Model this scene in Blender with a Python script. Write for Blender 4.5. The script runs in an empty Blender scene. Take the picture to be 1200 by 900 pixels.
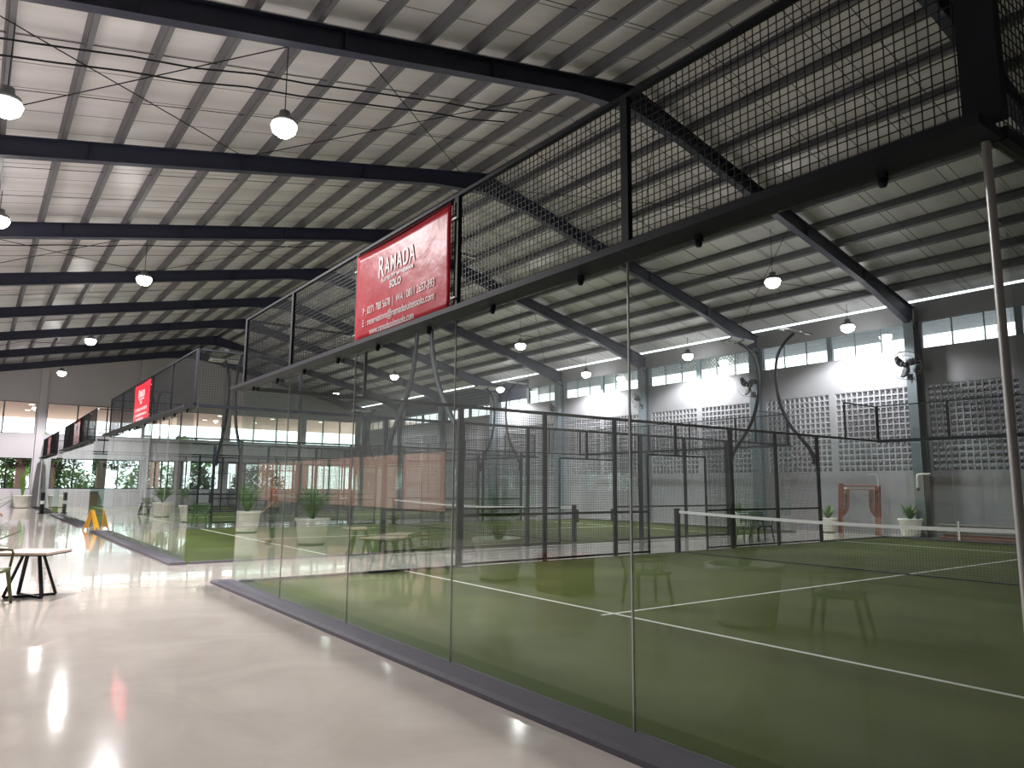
import bpy, math, random
from mathutils import Vector, Matrix
random.seed(7)
S = bpy.context.scene
COL = S.collection
PI = math.pi

# ------------------------------------------------------------------ mesh helpers
class MB:
    """collects shapes (world coordinates) and links them as ONE mesh object"""
    def __init__(s): s.v = []; s.f = []; s.sm = []
    def add(s, vs, fs, smooth=False):
        b = len(s.v); s.v += [tuple(v) for v in vs]
        s.f += [tuple(b + i for i in f) for f in fs]; s.sm += [smooth] * len(fs)
        return s
    def box(s, x0, x1, y0, y1, z0, z1):
        vs = [(x, y, z) for z in (z0, z1) for y in (y0, y1) for x in (x0, x1)]
        return s.add(vs, [(0, 2, 3, 1), (4, 5, 7, 6), (0, 1, 5, 4), (2, 6, 7, 3), (0, 4, 6, 2), (1, 3, 7, 5)])
    def bar(s, p, q, w, h, up=(0, 0, 1), caps=True):
        p, q = Vector(p), Vector(q); d = (q - p).normalized(); up = Vector(up)
        if abs(d.dot(up)) > .98: up = Vector((1, 0, 0))
        a = d.cross(up).normalized() * w / 2; b = a.cross(d).normalized() * h / 2
        vs = [c + i * a + j * b for c in (p, q) for i, j in ((-1, -1), (1, -1), (1, 1), (-1, 1))]
        fs = [(0, 1, 5, 4), (1, 2, 6, 5), (2, 3, 7, 6), (3, 0, 4, 7)]
        if caps: fs += [(3, 2, 1, 0), (4, 5, 6, 7)]
        return s.add(vs, fs)
    def tube(s, pts, r, n=8, caps=True, closed=False):
        pts = [Vector(p) for p in pts]; m = len(pts); rs = r if isinstance(r, (list, tuple)) else [r] * m
        vs = []; ref = None
        for i in range(m):
            if closed: d = pts[(i + 1) % m] - pts[i - 1]
            else: d = pts[min(i + 1, m - 1)] - pts[max(i - 1, 0)]
            d.normalize()
            if ref is None: ref = Vector((0, 0, 1)) if abs(d.z) < .9 else Vector((1, 0, 0))
            a = d.cross(ref)
            if a.length < 1e-4: a = d.cross(Vector((0, 1, 0)))
            a.normalize(); b = a.cross(d); ref = b
            for k in range(n):
                t = 2 * PI * k / n; vs.append(pts[i] + rs[i] * (math.cos(t) * a + math.sin(t) * b))
        fs = []
        for i in range(m if closed else m - 1):
            j = (i + 1) % m
            for k in range(n): l = (k + 1) % n; fs.append((i * n + k, i * n + l, j * n + l, j * n + k))
        s.add(vs, fs, n > 4)
        if caps and not closed: s.add(vs[:n], [tuple(range(n))]); s.add(vs[-n:], [tuple(reversed(range(n)))])
        return s
    def lathe(s, c, prof, n=24, ax='z'):
        c = Vector(c); vs = []
        for r, h in prof:
            for k in range(n):
                t = 2 * PI * k / n; p = Vector((r * math.cos(t), r * math.sin(t), h))
                if ax == 'x': p = Vector((p.z, p.x, p.y))
                if ax == 'y': p = Vector((p.y, p.z, p.x))
                vs.append(c + p)
        fs = []
        for i in range(len(prof) - 1):
            for k in range(n): l = (k + 1) % n; fs.append((i * n + k, i * n + l, (i + 1) * n + l, (i + 1) * n + k))
        return s.add(vs, fs, True)
    def prism(s, poly, d, thick):
        """poly: points of a planar polygon, extruded by vector d*thick"""
        d = Vector(d) * thick; n = len(poly); a = [Vector(p) for p in poly]; b = [p + d for p in a]
        fs = [tuple(range(n)), tuple(reversed(range(n, 2 * n)))] + [(i, n + i, n + (i + 1) % n, (i + 1) % n) for i in range(n)]
        return s.add(a + b, fs)
    def grid(s, o, u, v, nu, nv, w, t):
        """square wire mesh: origin o, edge vectors u and v, nu x nv cells, wire size w"""
        o, u, v = Vector(o), Vector(u), Vector(v); n = u.cross(v).normalized()
        for i in range(nu + 1): p = o + u * (i / nu); s.bar(p, p + v, w, w, n, False)
        for j in range(nv + 1): p = o + v * (j / nv) + n * w; s.bar(p, p + u, w, w, n, False)
        return s
    def build(s, name, mat, parent=None, off=None, bevel=0):
        me = bpy.data.meshes.new(name)
        o3 = Vector(off) if off is not None else (Vector(parent.get('o', (0, 0, 0))) if parent else Vector((0, 0, 0)))
        me.from_pydata([Vector(v) - o3 for v in s.v], [], s.f)
        me.polygons.foreach_set('use_smooth', s.sm); me.validate(); me.update()
        me.materials.append(mat)
        o = bpy.data.objects.new(name, me); COL.objects.link(o)
        if parent: o.parent = parent
        if bevel:
            m = o.modifiers.new('bevel', 'BEVEL'); m.width = bevel; m.segments = 2; m.limit_method = 'ANGLE'
        return o

def thing(name, label, cat, loc=(0, 0, 0), group=None, rot=0.):
    o = bpy.data.objects.new(name, None); COL.objects.link(o); o.location = loc; o.rotation_euler[2] = rot
    o['label'] = label; o['category'] = cat
    o['o'] = [float(c) for c in loc]
    if group: o['group'] = group
    return o
def local(o): o['o'] = [0., 0., 0.]; return o      # parts of this thing are given in its own coordinates
def tag(o, label, cat, group=None, kind=None):
    o['label'] = label; o['category'] = cat
    if group: o['group'] = group
    if kind: o['kind'] = kind
    return o
def struct(name, mb, mat, parent=None):
    o = mb.build(name, mat, parent)
    if not parent: o['kind'] = 'structure'
    return o
def srt(name, loc=(0, 0, 0)):
    o = bpy.data.objects.new(name, None); COL.objects.link(o); o.location = loc; o['kind'] = 'structure'; o['o'] = [float(c) for c in loc]
    return o
def dup(root, loc, rot=None, label=None, group=None):
    r = root.copy(); COL.objects.link(r); r.location = loc
    if rot is not None: r.rotation_euler[2] = rot
    if label: r['label'] = label
    if group: r['group'] = group
    for ch in list(root.children):
        c = ch.copy(); COL.objects.link(c); c.parent = r
        for g in ch.children:
            d = g.copy(); COL.objects.link(d); d.parent = c
    return r

# ------------------------------------------------------------------ materials
def mat(name, col, rough=.5, metal=0., spec=.5, noise=None, bump=None, coat=0., emit=None):
    m = bpy.data.materials.new(name); m.use_nodes = True; nt = m.node_tree; b = nt.nodes['Principled BSDF']
    b.inputs['Base Color'].default_value = (*col, 1); b.inputs['Roughness'].default_value = rough
    b.inputs['Metallic'].default_value = metal; b.inputs['Specular IOR Level'].default_value = spec
    b.inputs['Coat Weight'].default_value = coat
    tc = nt.nodes.new('ShaderNodeTexCoord')
    if noise:
        sc, amt = noise[:2]; n = nt.nodes.new('ShaderNodeTexNoise'); n.inputs['Scale'].default_value = sc; n.inputs['Detail'].default_value = 6
        nt.links.new(tc.outputs['Object'], n.inputs['Vector'])
        mx = nt.nodes.new('ShaderNodeMix'); mx.data_type = 'RGBA'
        nt.links.new(n.outputs['Fac'], mx.inputs[0])
        mx.inputs[6].default_value = (*[c * (1 - amt) for c in col], 1); mx.inputs[7].default_value = (*[min(1, c * (1 + amt)) for c in col], 1)
        nt.links.new(mx.outputs[2], b.inputs['Base Color'])
    if bump:
        sc, st = bump; n2 = nt.nodes.new('ShaderNodeTexNoise'); n2.inputs['Scale'].default_value = sc; n2.inputs['Detail'].default_value = 3
        nt.links.new(tc.outputs['Object'], n2.inputs['Vector'])
        bp = nt.nodes.new('ShaderNodeBump'); bp.inputs['Strength'].default_value = st; bp.inputs['Distance'].default_value = .02
        nt.links.new(n2.outputs['Fac'], bp.inputs['Height']); nt.links.new(bp.outputs['Normal'], b.inputs['Normal'])
    if emit:
        b.inputs['Emission Color'].default_value = (*emit[0], 1); b.inputs['Emission Strength'].default_value = emit[1]
    return m

M = {}
M['black'] = mat('black_metal', (.010, .011, .017), .6, spec=.3)
M['wire'] = mat('black_wire', (.012, .013, .016), .5)
M['navy'] = mat('navy_steel', (.030, .034, .066), .5, noise=(3, .15))
M['colsteel'] = mat('grey_blue_steel', (.16, .19, .22), .5)
M['purlin'] = mat('galvanised_purlin', (.15, .15, .17), .5, noise=(2, .2))
M['wallgrey'] = mat('grey_wall_paint', (.31, .30, .33), .75, noise=(1.1, .08))
M['wallfar'] = mat('far_wall_paint', (.56, .53, .56), .75, noise=(.8, .06))
M['block'] = mat('breeze_block', (.38, .37, .40), .8, noise=(5, .12))
M['wallleft'] = mat('left_wall_paint', (.16, .155, .155), .7)
M['pink'] = mat('salmon_panel', (.62, .40, .33), .7)
M['soffit'] = mat('pink_soffit', (.88, .58, .50), .7)
M['kerb'] = mat('kerb_concrete', (.105, .098, .12), .7, noise=(9, .2))
M['line'] = mat('court_line_white', (.72, .72, .66), .7)
M['white'] = mat('white_plastic', (.78, .78, .74), .4)
M['pot'] = mat('white_planter', (.72, .71, .66), .45)
M['soil'] = mat('soil', (.05, .035, .025), .9)
M['leaf'] = mat('leaf', (.10, .20, .035), .5, noise=(6, .5))
M['leaf2'] = mat('dark_leaf', (.035, .075, .02), .5, noise=(4, .5))
M['leaf3'] = mat('bright_leaf', (.16, .34, .06), .5, noise=(2, .5))
M['tabletop'] = mat('table_top_wood', (.58, .44, .38), .35, noise=(8, .1))
M['chairgreen'] = mat('olive_plastic', (.075, .085, .025), .4)
M['chairgreen2'] = mat('green_plastic', (.05, .12, .03), .4)
M['yellow'] = mat('yellow_plastic', (.85, .42, .01), .4)
M['rust'] = mat('red_oxide_pipe', (.20, .045, .022), .6, noise=(9, .35))
M['wood'] = mat('brown_wood', (.16, .085, .05), .5, noise=(5, .3))
M['pipe'] = mat('dark_steel_pipe', (.13, .12, .10), .5, .4)
M['netband'] = mat('net_band', (.62, .60, .60), .7)
M['alu'] = mat('aluminium', (.55, .55, .53), .35, .7)
M['lampgrey'] = mat('lamp_housing', (.20, .20, .21), .4, .5)
M['led'] = mat('unlit_led_panel', (.75, .76, .74), .25)
M['lens'] = mat('lit_lamp_lens', (1, 1, 1), .5, emit=((1, .97, .93), 45.))
M['downlight'] = mat('lit_downlight', (1, 1, 1), .5, emit=((1, .95, .85), 6.))
M['red'] = mat('red_vinyl', (.62, .022, .042), .34, spec=.12, bump=(3.2, .45))
M['maroon'] = mat('maroon_edge', (.10, .012, .02), .9, spec=.1)
M['letter'] = mat('white_lettering', (.85, .80, .80), .45)
M['ground'] = mat('outside_paving', (.55, .52, .50), .8)
M['lawn'] = mat('outside_lawn', (.22, .28, .14), .8, noise=(.8, .4))
M['bark'] = mat('bark', (.12, .09, .07), .8)
M['skin'] = mat('skin', (.36, .20, .13), .5)
M['shirt'] = mat('brown_orange_shirt', (.34, .12, .05), .7)
M['trouser'] = mat('dark_trousers', (.03, .035, .05), .7)
M['hair'] = mat('black_hair', (.012, .01, .01), .5)
M['tile'] = mat('tin_canopy', (.05, .05, .058), .6)
M['box'] = mat('reddish_box', (.28, .13, .09), .6)

def mat_floor():
    m = mat('polished_floor', (.66, .59, .53), .10); nt = m.node_tree; b = nt.nodes['Principled BSDF']
    tc = nt.nodes['Texture Coordinate']
    n = nt.nodes.new('ShaderNodeTexNoise'); n.inputs['Scale'].default_value = .9; n.inputs['Detail'].default_value = 9; n.inputs['Roughness'].default_value = .62; n.inputs['Distortion'].default_value = 1.2
    r = nt.nodes.new('ShaderNodeValToRGB'); e = r.color_ramp.elements
    e[0].position = .3; e[0].color = (.64, .57, .51, 1); e[1].position = .7; e[1].color = (.78, .70, .635, 1)
    nt.links.new(tc.outputs['Object'], n.inputs['Vector']); nt.links.new(n.outputs['Fac'], r.inputs['Fac']); nt.links.new(r.outputs['Color'], b.inputs['Base Color'])
    n2 = nt.nodes.new('ShaderNodeTexNoise'); n2.inputs['Scale'].default_value = 1.6; n2.inputs['Detail'].default_value = 2
    nt.links.new(tc.outputs['Object'], n2.inputs['Vector'])
    bp = nt.nodes.new('ShaderNodeBump'); bp.inputs['Strength'].default_value = .10; bp.inputs['Distance'].default_value = .02
    nt.links.new(n2.outputs['Fac'], bp.inputs['Height']); nt.links.new(bp.outputs['Normal'], b.inputs['Normal'])
    b.inputs['Coat Weight'].default_value = .6; b.inputs['Coat Roughness'].default_value = .04
    nt.links.new(bp.outputs['Normal'], b.inputs['Coat Normal'])
    return m
M['floor'] = mat_floor()

def mat_turf():
    m = mat('artificial_turf', (.07, .11, .02), .9, spec=.15); nt = m.node_tree; b = nt.nodes['Principled BSDF']; tc = nt.nodes['Texture Coordinate']
    n = nt.nodes.new('ShaderNodeTexNoise'); n.inputs['Scale'].default_value = .55; n.inputs['Detail'].default_value = 5
    n3 = nt.nodes.new('ShaderNodeTexNoise'); n3.inputs['Scale'].default_value = 70; n3.inputs['Detail'].default_value = 4
    for q in (n, n3): nt.links.new(tc.outputs['Object'], q.inputs['Vector'])
    r = nt.nodes.new('ShaderNodeValToRGB'); e = r.color_ramp.elements
    e[0].position = .3; e[0].color = (.046, .062, .011, 1); e[1].position = .7; e[1].color = (.080, .102, .022, 1)
    nt.links.new(n.outputs['Fac'], r.inputs['Fac'])
    mx = nt.nodes.new('ShaderNodeMix'); mx.data_type = 'RGBA'; mx.blend_type = 'MULTIPLY'; mx.inputs[0].default_value = .6
    nt.links.new(r.outputs['Color'], mx.inputs[6]); nt.links.new(n3.outputs['Color'], mx.inputs[7])
    g = nt.nodes.new('ShaderNodeMix'); g.data_type = 'RGBA'; g.blend_type = 'MULTIPLY'; g.inputs[0].default_value = 1; g.inputs[7].default_value = (1.5, 1.5, 1.5, 1)
    nt.links.new(mx.outputs[2], g.inputs[6]); nt.links.new(g.outputs[2], b.inputs['Base Color'])
    bp = nt.nodes.new('ShaderNodeBump'); bp.inputs['Strength'].default_value = .5; bp.inputs['Distance'].default_value = .01
    nt.links.new(n3.outputs['Fac'], bp.inputs['Height']); nt.links.new(bp.outputs['Normal'], b.inputs['Normal'])
    return m
M['turf'] = mat_turf()

def mat_sheet():
    """pale insulated roof sheeting, lap seams across the hall about every metre"""
    m = mat('roof_sheet', (.60, .59, .57), .38); nt = m.node_tree; b = nt.nodes['Principled BSDF']; tc = nt.nodes['Texture Coordinate']
    sp = nt.nodes.new('ShaderNodeSeparateXYZ'); nt.links.new(tc.outputs['Object'], sp.inputs[0])
    def mth(op, a, bb=None):
        x = nt.nodes.new('ShaderNodeMath'); x.operation = op
        if isinstance(a, (int, float)): x.inputs[0].default_value = a
        else: nt.links.new(a, x.inputs[0])
        if bb is not None:
            if isinstance(bb, (int, float)): x.inputs[1].default_value = bb
            else: nt.links.new(bb, x.inputs[1])
        return x.outputs[0]
    fr = mth('FRACT', mth('DIVIDE', mth('ADD', sp.outputs['Y'], 20.), .98))
    seam = mth('LESS_THAN', fr, .028)
    n = nt.nodes.new('ShaderNodeTexNoise'); n.inputs['Scale'].default_value = .7; n.inputs['Detail'].default_value = 4
    mp = nt.nodes.new('ShaderNodeMapping'); mp.inputs['Scale'].default_value = (.35, 2.2, 1); nt.links.new(tc.outputs['Object'], mp.inputs['Vector']); nt.links.new(mp.outputs['Vector'], n.inputs['Vector'])
    r = nt.nodes.new('ShaderNodeValToRGB'); e = r.color_ramp.elements
    e[0].position = .3; e[0].color = (.60, .59, .625, 1); e[1].position = .72; e[1].color = (.80, .79, .82, 1)
    nt.links.new(n.outputs['Fac'], r.inputs['Fac'])
    mx = nt.nodes.new('ShaderNodeMix'); mx.data_type = 'RGBA'; nt.links.new(seam, mx.inputs[0]); nt.links.new(r.outputs['Color'], mx.inputs[6]); mx.inputs[7].default_value = (.13, .13, .13, 1)
    nt.links.new(mx.outputs[2], b.inputs['Base Color'])
    bp = nt.nodes.new('ShaderNodeBump'); bp.inputs['Strength'].default_value = .25; bp.inputs['Distance'].default_value = .05
    nt.links.new(n.outputs['Fac'], bp.inputs['Height']); nt.links.new(bp.outputs['Normal'], b.inputs['Normal'])
    return m
M['sheet'] = mat_sheet()

def mat_glass(name, tint, dust, smear=0.):
    """clear toughened glass: Fresnel reflection over tinted transmission, a film of dust"""
    m = bpy.data.materials.new(name); m.use_nodes = True; nt = m.node_tree; nt.nodes.clear()
    out = nt.nodes.new('ShaderNodeOutputMaterial'); tr = nt.nodes.new('ShaderNodeBsdfTransparent'); tr.inputs[0].default_value = (*tint, 1)
    gl = nt.nodes.new('ShaderNodeBsdfGlossy'); gl.inputs['Roughness'].default_value = .0; gl.inputs[0].default_value = (.95, 1, .98, 1)
    fr = nt.nodes.new('ShaderNodeFresnel'); ge = nt.nodes.new('ShaderNodeNewGeometry')      # same reflectance from either face
    ior = nt.nodes.new('ShaderNodeMapRange'); ior.inputs['To Min'].default_value = 1.5; ior.inputs['To Max'].default_value = 1 / 1.5
    nt.links.new(ge.outputs['Backfacing'], ior.inputs['Value']); nt.links.new(ior.outputs['Result'], fr.inputs[0])
    mx = nt.nodes.new('ShaderNodeMixShader'); nt.links.new(fr.outputs[0], mx.inputs[0]); nt.links.new(tr.outputs[0], mx.inputs[1]); nt.links.new(gl.outputs[0], mx.inputs[2])
    df = nt.nodes.new('ShaderNodeBsdfDiffuse'); df.inputs[0].default_value = (.75, .77, .78, 1)
    m2 = nt.nodes.new('ShaderNodeMixShader'); nt.links.new(mx.outputs[0], m2.inputs[1]); nt.links.new(df.outputs[0], m2.inputs[2])
    tc = nt.nodes.new('ShaderNodeTexCoord'); mp = nt.nodes.new('ShaderNodeMapping'); mp.inputs['Scale'].default_value = (9, 9, 1.1)
    nt.links.new(tc.outputs['Object'], mp.inputs['Vector'])
    n = nt.nodes.new('ShaderNodeTexNoise'); n.inputs['Scale'].default_value = 1.; n.inputs['Detail'].default_value = 5; nt.links.new(mp.outputs['Vector'], n.inputs['Vector'])
    r = nt.nodes.new('ShaderNodeMapRange'); r.inputs['From Min'].default_value = .5; r.inputs['From Max'].default_value = .8; r.inputs['To Min'].default_value = dust; r.inputs['To Max'].default_value = dust * 2.5 + smear
    nt.links.new(n.outputs['Fac'], r.inputs['Value']); nt.links.new(r.outputs['Result'], m2.inputs[0]); nt.links.new(m2.outputs[0], out.inputs[0])
    return m
M['glass'] = mat_glass('court_glass', (.955, .985, .97), .0015)
M['glass_smeared'] = mat_glass('smeared_court_glass', (.955, .985, .97), .0018, .03)
M['pane'] = mat_glass('window_glass', (.97, .99, .99), .001)
M['edge'] = mat('glass_edge', (.45, .55, .50), .25)

# ------------------------------------------------------------------ camera (26 mm phone lens, 1.5 m up)
R_ = Vector((.8049946, -.5932329, .0076453)); U_ = Vector((-.0889229, -.1079040, .9901765)); F_ = Vector((.5865803, .7977665, .1396141))
cd = bpy.data.cameras.new('camera'); cam = bpy.data.objects.new('camera', cd); COL.objects.link(cam)
cam.matrix_world = Matrix(((R_.x, U_.x, -F_.x, 0), (R_.y, U_.y, -F_.y, 0), (R_.z, U_.z, -F_.z, 1.5), (0, 0, 0, 1)))
cd.sensor_fit = 'HORIZONTAL'; cd.sensor_width = 36; cd.lens = 849.774 * 36 / 1200; cd.clip_start = .05; cd.clip_end = 400
S.camera = cam

# ------------------------------------------------------------------ setting
XL, XR, YB, YF = -4.6, 24.7, -5., 54.
XN, XF = 3.33, 23.1                      # the courts' near and far glass ends
def roof_l(x): return 10.30 - .203 * (11.5 - x)
def roof_r(x): return 10.30 - .246 * (x - 11.5)
def roof(x): return roof_l(x) if x < 11.5 else roof_r(x)
RD = .42                                  # rafter depth; purlins (.2) and the sheet lie on top

struct('floor', MB().box(XL, XR, YB, YF, -.1, 0), M['floor'])

def wall_x(x0, x1, y0, y1, z0, z1, holes, mb=None):
    """wall in a plane of constant x, with rectangular holes (y0,y1,z0,z1)"""
    mb = mb or MB(); ys = sorted({y0, y1, *[h[0] for h in holes], *[h[1] for h in holes]}); zs = sorted({z0, z1, *[h[2] for h in holes], *[h[3] for h in holes]})
    for a, b in zip(ys, ys[1:]):
        run = None
        for c, d in zip(zs, zs[1:]):
            my, mz = (a + b) / 2, (c + d) / 2
            if any(h[0] < my < h[1] and h[2] < mz < h[3] for h in holes):
                if run: mb.box(x0, x1, a, b, *run); run = None
            else: run = (run[0], d) if run else (c, d)
        if run: mb.box(x0, x1, a, b, *run)
    return mb
def wall_y(y0, y1, x0, x1, z0, z1, holes):
    t = wall_x(y0, y1, x0, x1, z0, z1, holes); t.v = [(b, a, c) for a, b, c in t.v]; t.f = [tuple(reversed(f)) for f in t.f]
    return t

# --- right wall: breeze-block screens, clerestory windows between the frames
FR = [-.9 + 6 * k for k in range(10)]     # portal frames
JZ0, JZ1 = 2.09, 4.87
jali, clere = [], []
for k in range(9):
    y = FR[k]
    jali += [(y + .27, y + 2.87, JZ0, JZ1), (y + 3.10, y + 5.70, JZ0, JZ1)]
    if y < 30: clere.append((y + .2, y + 5.8, 6.08, 6.98))
    else: clere.append((y + .2, y + 5.8, 5.75, 6.35))
wr = struct('wall_right', wall_x(XR, XR + .2, YB, YF + .2, 0, 7.66, [j for j in jali if j[1] > 2] + [c for c in clere] + [(32., 46.6, 6.42, 7.5)]), M['wallgrey'])
jm = MB(); w = 2.6 / 13; hh = (JZ1 - JZ0) / 14
for i in range(14): jm.box(0, .14, i * w - .022, i * w + .022, 0, JZ1 - JZ0)
for j in range(15): jm.box(.005, .135, -.02, 2.62, j * hh - .022, j * hh + .022)
for i in range(13):
    for j in range(14):
        a, b, z = i * w + .02, (i + 1) * w - .02, j * hh + .02; t = hh - .04
        jm.prism([(.03, a, z + t * .62), (.045, a, z + t * .62), (.14, a, z), (.12, a, z)], (0, 1, 0), b - a)
first = None
for (y0, y1, z0, z1) in jali:
    if y1 < 2: continue
    if first is None:
        o = jm.build('breeze_block_screen', M['block'], wr, (0, 0, 0)); first = o
    else:
        o = first.copy(); COL.objects.link(o); o.parent = wr
    o.location = (XR + .01, y0, z0)
# perforated upper screen toward the far end
pm = MB()
for i in range(74): pm.box(XR + .03, XR + .1, 32. + i * .2, 32. + i * .2 + .13, 6.42, 7.5)
for j in range(6): pm.box(XR + .035, XR + .095, 32., 46.6, 6.42 + j * .2, 6.42 + j * .2 + .12)
pm.build('perforated_screen', M['navy'], wr)
n = 0
for i, (y0, y1, z0, z1) in enumerate(clere):
    if y1 < 4: continue
    n += 1; wdw = srt('window_%d' % n, (XR, y0, z0))
    fm = MB()
    for z in (z0, z1): fm.box(XR + .05, XR + .12, y0, y1, z - .025, z + .025)
    ym = (y0 + y1) / 2
    for y in (y0, y1): fm.box(XR + .05, XR + .12, y - .025, y + .025, z0, z1)
    fm.box(XR + .02, XR + .14, ym - .1, ym + .1, z0, z1)
    for q in (.167, .333, .667, .833): y = y0 + (y1 - y0) * q; fm.box(XR + .06, XR + .11, y - .018, y + .018, z0, z1)
    fm.build('window_frame', M['colsteel'], wdw)
    if y0 > 16:
        dm = MB(); L = z1 - z0
        k = y0 - L
        while k < y1:
            a, b = max(k, y0), min(k + L, y1)
            if b > a:
                for sgn in (1, -1):
                    p = (XR + .16, a, z0 + (a - k)) if sgn > 0 else (XR + .165, a, z1 - (a - k)); q = (XR + .16, b, z0 + (b - k)) if sgn > 0 else (XR + .165, b, z1 - (b - k))
                    dm.bar(p, q, .022, .012, (1, 0, 0), False)
            k += .16
        dm.build('diamond_screen', M['alu'], wdw)
    MB().box(XR + .08, XR + .086, y0, y1, z0, z1).build('pane', M['pane'], wdw)
# tin canopy outside over the clerestory
cn = MB()
for k in range(9): y = FR[k]; cn.prism([(XR + .2, y, 7.20), (27.2, y, 7.0), (27.2, y, 7.06), (XR + .2, y, 7.26)], (0, 1, 0), 6.)
struct('canopy_roof', cn, M['tile'])
struct('shade_wall', MB().box(28., 28.2, YB, YF, -.1, 5.6), M['tile'])  # added wall, holds back sky light so the breeze-block openings stay dark

# --- far wall with its two rows of windows
FC = [-2.5, 3.1, 8.7, 14.3, 19.9]
fh = []
for c in FC: fh += [(c + .28, c + 5.32 if c < 19 else 24.3, 1.12, 3.0), (c + .28, c + 5.32 if c < 19 else 24.3, 4.5, 6.48)]
fh += [(-4.4, -2.8, 1.12, 3.0), (-4.4, -2.8, 4.5, 6.48)]
wf = wall_y(YF, YF + .25, XL, XR, 0, 6.6, fh)
wf.prism([(XL, YF, 6.6), (XR, YF, 6.6), (XR, YF, roof(XR) + .655), (11.5, YF, 10.96), (XL, YF, roof(XL) + .655)], (0, 1, 0), .25)
struct('wall_far', wf, M['wallfar'])
tm = MB()
for c in FC: tm.box(c - .2, c + .2, YF - .28, YF, 0, roof(c) + .2)
struct('trim_1', tm, M['wallfar'])
for i, (x0, x1, z0, z1) in enumerate(fh):
    n += 1; wdw = srt('window_%d' % n, (x0, YF, z0)); fm = MB()
    for z in (z0, z1): fm.box(x0, x1, YF + .06, YF + .14, z - .05, z + .05)
    k = 4 if z0 < 2 else 3
    for j in range(k + 1): x = x0 + (x1 - x0) * j / k; fm.box(x - .045, x + .045, YF + .06, YF + .14, z0, z1)
    fm.build('window_frame', M['black'] if z0 < 2 else M['lampgrey'], wdw)
    MB().box(x0, x1, YF + .10, YF + .106, z0, z1).build('pane', M['pane'], wdw)

# --- left wall, seen only in the glass: salmon panels and tall openings to daylight
lo = [(49.2, 53.2, 1.12, 3.)]
wl = struct('wall_left', wall_x(XL - .2, XL, YB, YF + .2, 0, roof(XL) + .75, lo), M['wallleft'])
pl = MB()
for k in range(6): MB().box(XL, XL + .04, 18.6 + 3.0 * k, 21.2 + 3.0 * k, .75, 2.5).build('salmon_panel', M['pink'], wl)
for i, (y0, y1, z0, z1) in enumerate(lo):
    n += 1; wdw = srt('window_%d' % n, (XL, y0, z0)); fm = MB()
    for z in (z0, z1): fm.box(XL - .12, XL - .04, y0, y1, z - .04, z + .04)
    for j in range(4): y = y0 + (y1 - y0) * j / 3; fm.box(XL - .12, XL - .04, y - .04, y + .04, z0, z1)
    fm.build('window_frame', M['black'], wdw)
    MB().box(XL - .08, XL - .074, y0, y1, z0, z1).build('pane', M['pane'], wdw)
struct('wall_back', MB().box(XL - .2, XR + .2, YB - .2, YB, 0, 11.2), M['wallleft'])

# --- roof
TOP = RD + .245
ce = MB()
for a, b in ((XL - .2, 11.5), (11.5, XR - .02)):
    p = [(a, YB, roof(a) + TOP), (b, YB, roof(b - 1e-6 if b == 11.5 else b) + TOP)]
    ce.prism([p[0], p[1], (b, YB, p[1][2] + .04), (a, YB, p[0][2] + .04)], (0, 1, 0), YF + .25 - YB)
ceil = struct('ceiling', ce, M['sheet'])
def purlin(x, sg):
    z = roof(x) + RD; sl = -.246 if x > 11.5 else .203
    a = math.atan(sl); m = MB(); ux = Vector((math.cos(a), 0, math.sin(a))); un = Vector((-math.sin(a), 0, math.cos(a)))
    o = Vector((x, YB, z))
    for (u0, u1, n0, n1) in ((0, .012, 0, .24), (0, .10, 0, .012), (0, .10, .228, .24), (.09, .10, .012, .035)):
        m.prism([o + ux * (sg * u) + un * q for u, q in ((u0, n0), (u1, n0), (u1, n1), (u0, n1))], (0, 1, 0), YF - YB)
    return m
xs = [(.85 - 1.037 * k, 1) for k in range(1, 6)] + [(.85 + 1.037 * k, 1) for k in range(0, 10)] + [(11.2, 1), (11.8, -1)] + [(12.5 + 1.085 * k, -1) for k in range(11)]
for x, sg in xs: purlin(x, sg).build('purlin', M['purlin'], ceil)
# sag rods through the purlins and the X wind bracing
rods = MB()
for k in range(1, 9):
    for q in (2., 4.):
        y = FR[k] + q
        rods.tube([(XL, y, roof(XL) + RD + .1), (11.4, y, roof_l(11.4) + RD + .1)], .008, 5, False)
        rods.tube([(11.6, y, roof_r(11.6) + RD + .1), (24.5, y, roof_r(24.5) + RD + .1)], .008, 5, False)
rods.build('sag_rods', M['black'], ceil)
br = MB()
for y in (11.1, 23.1, 41.1):
    for xa, xb in ((-1.6, 4.55), (4.55, 10.7), (12.4, 18.), (18., 23.6)):
        for ya, yb in ((y, y + 6), (y + 6, y)):
            br.tube([(xa, ya, roof(xa) + RD - .04), (xb, yb, roof(xb) + RD - .04)], .011, 5, False)
br.build('wind_bracing', M['black'], ceil)
cb = MB()
for y in (13.55, 13.0, 25.2): cb.tube([(XL + i * (XL * 0 + 1.02), y + .03 * math.sin(i * 2.1), roof_l(XL + i * 1.02) + RD - .05 - .03 * (i % 2)) for i in range(15)], .018, 5, False)
cb.build('conduit', M['black'], ceil)

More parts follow.
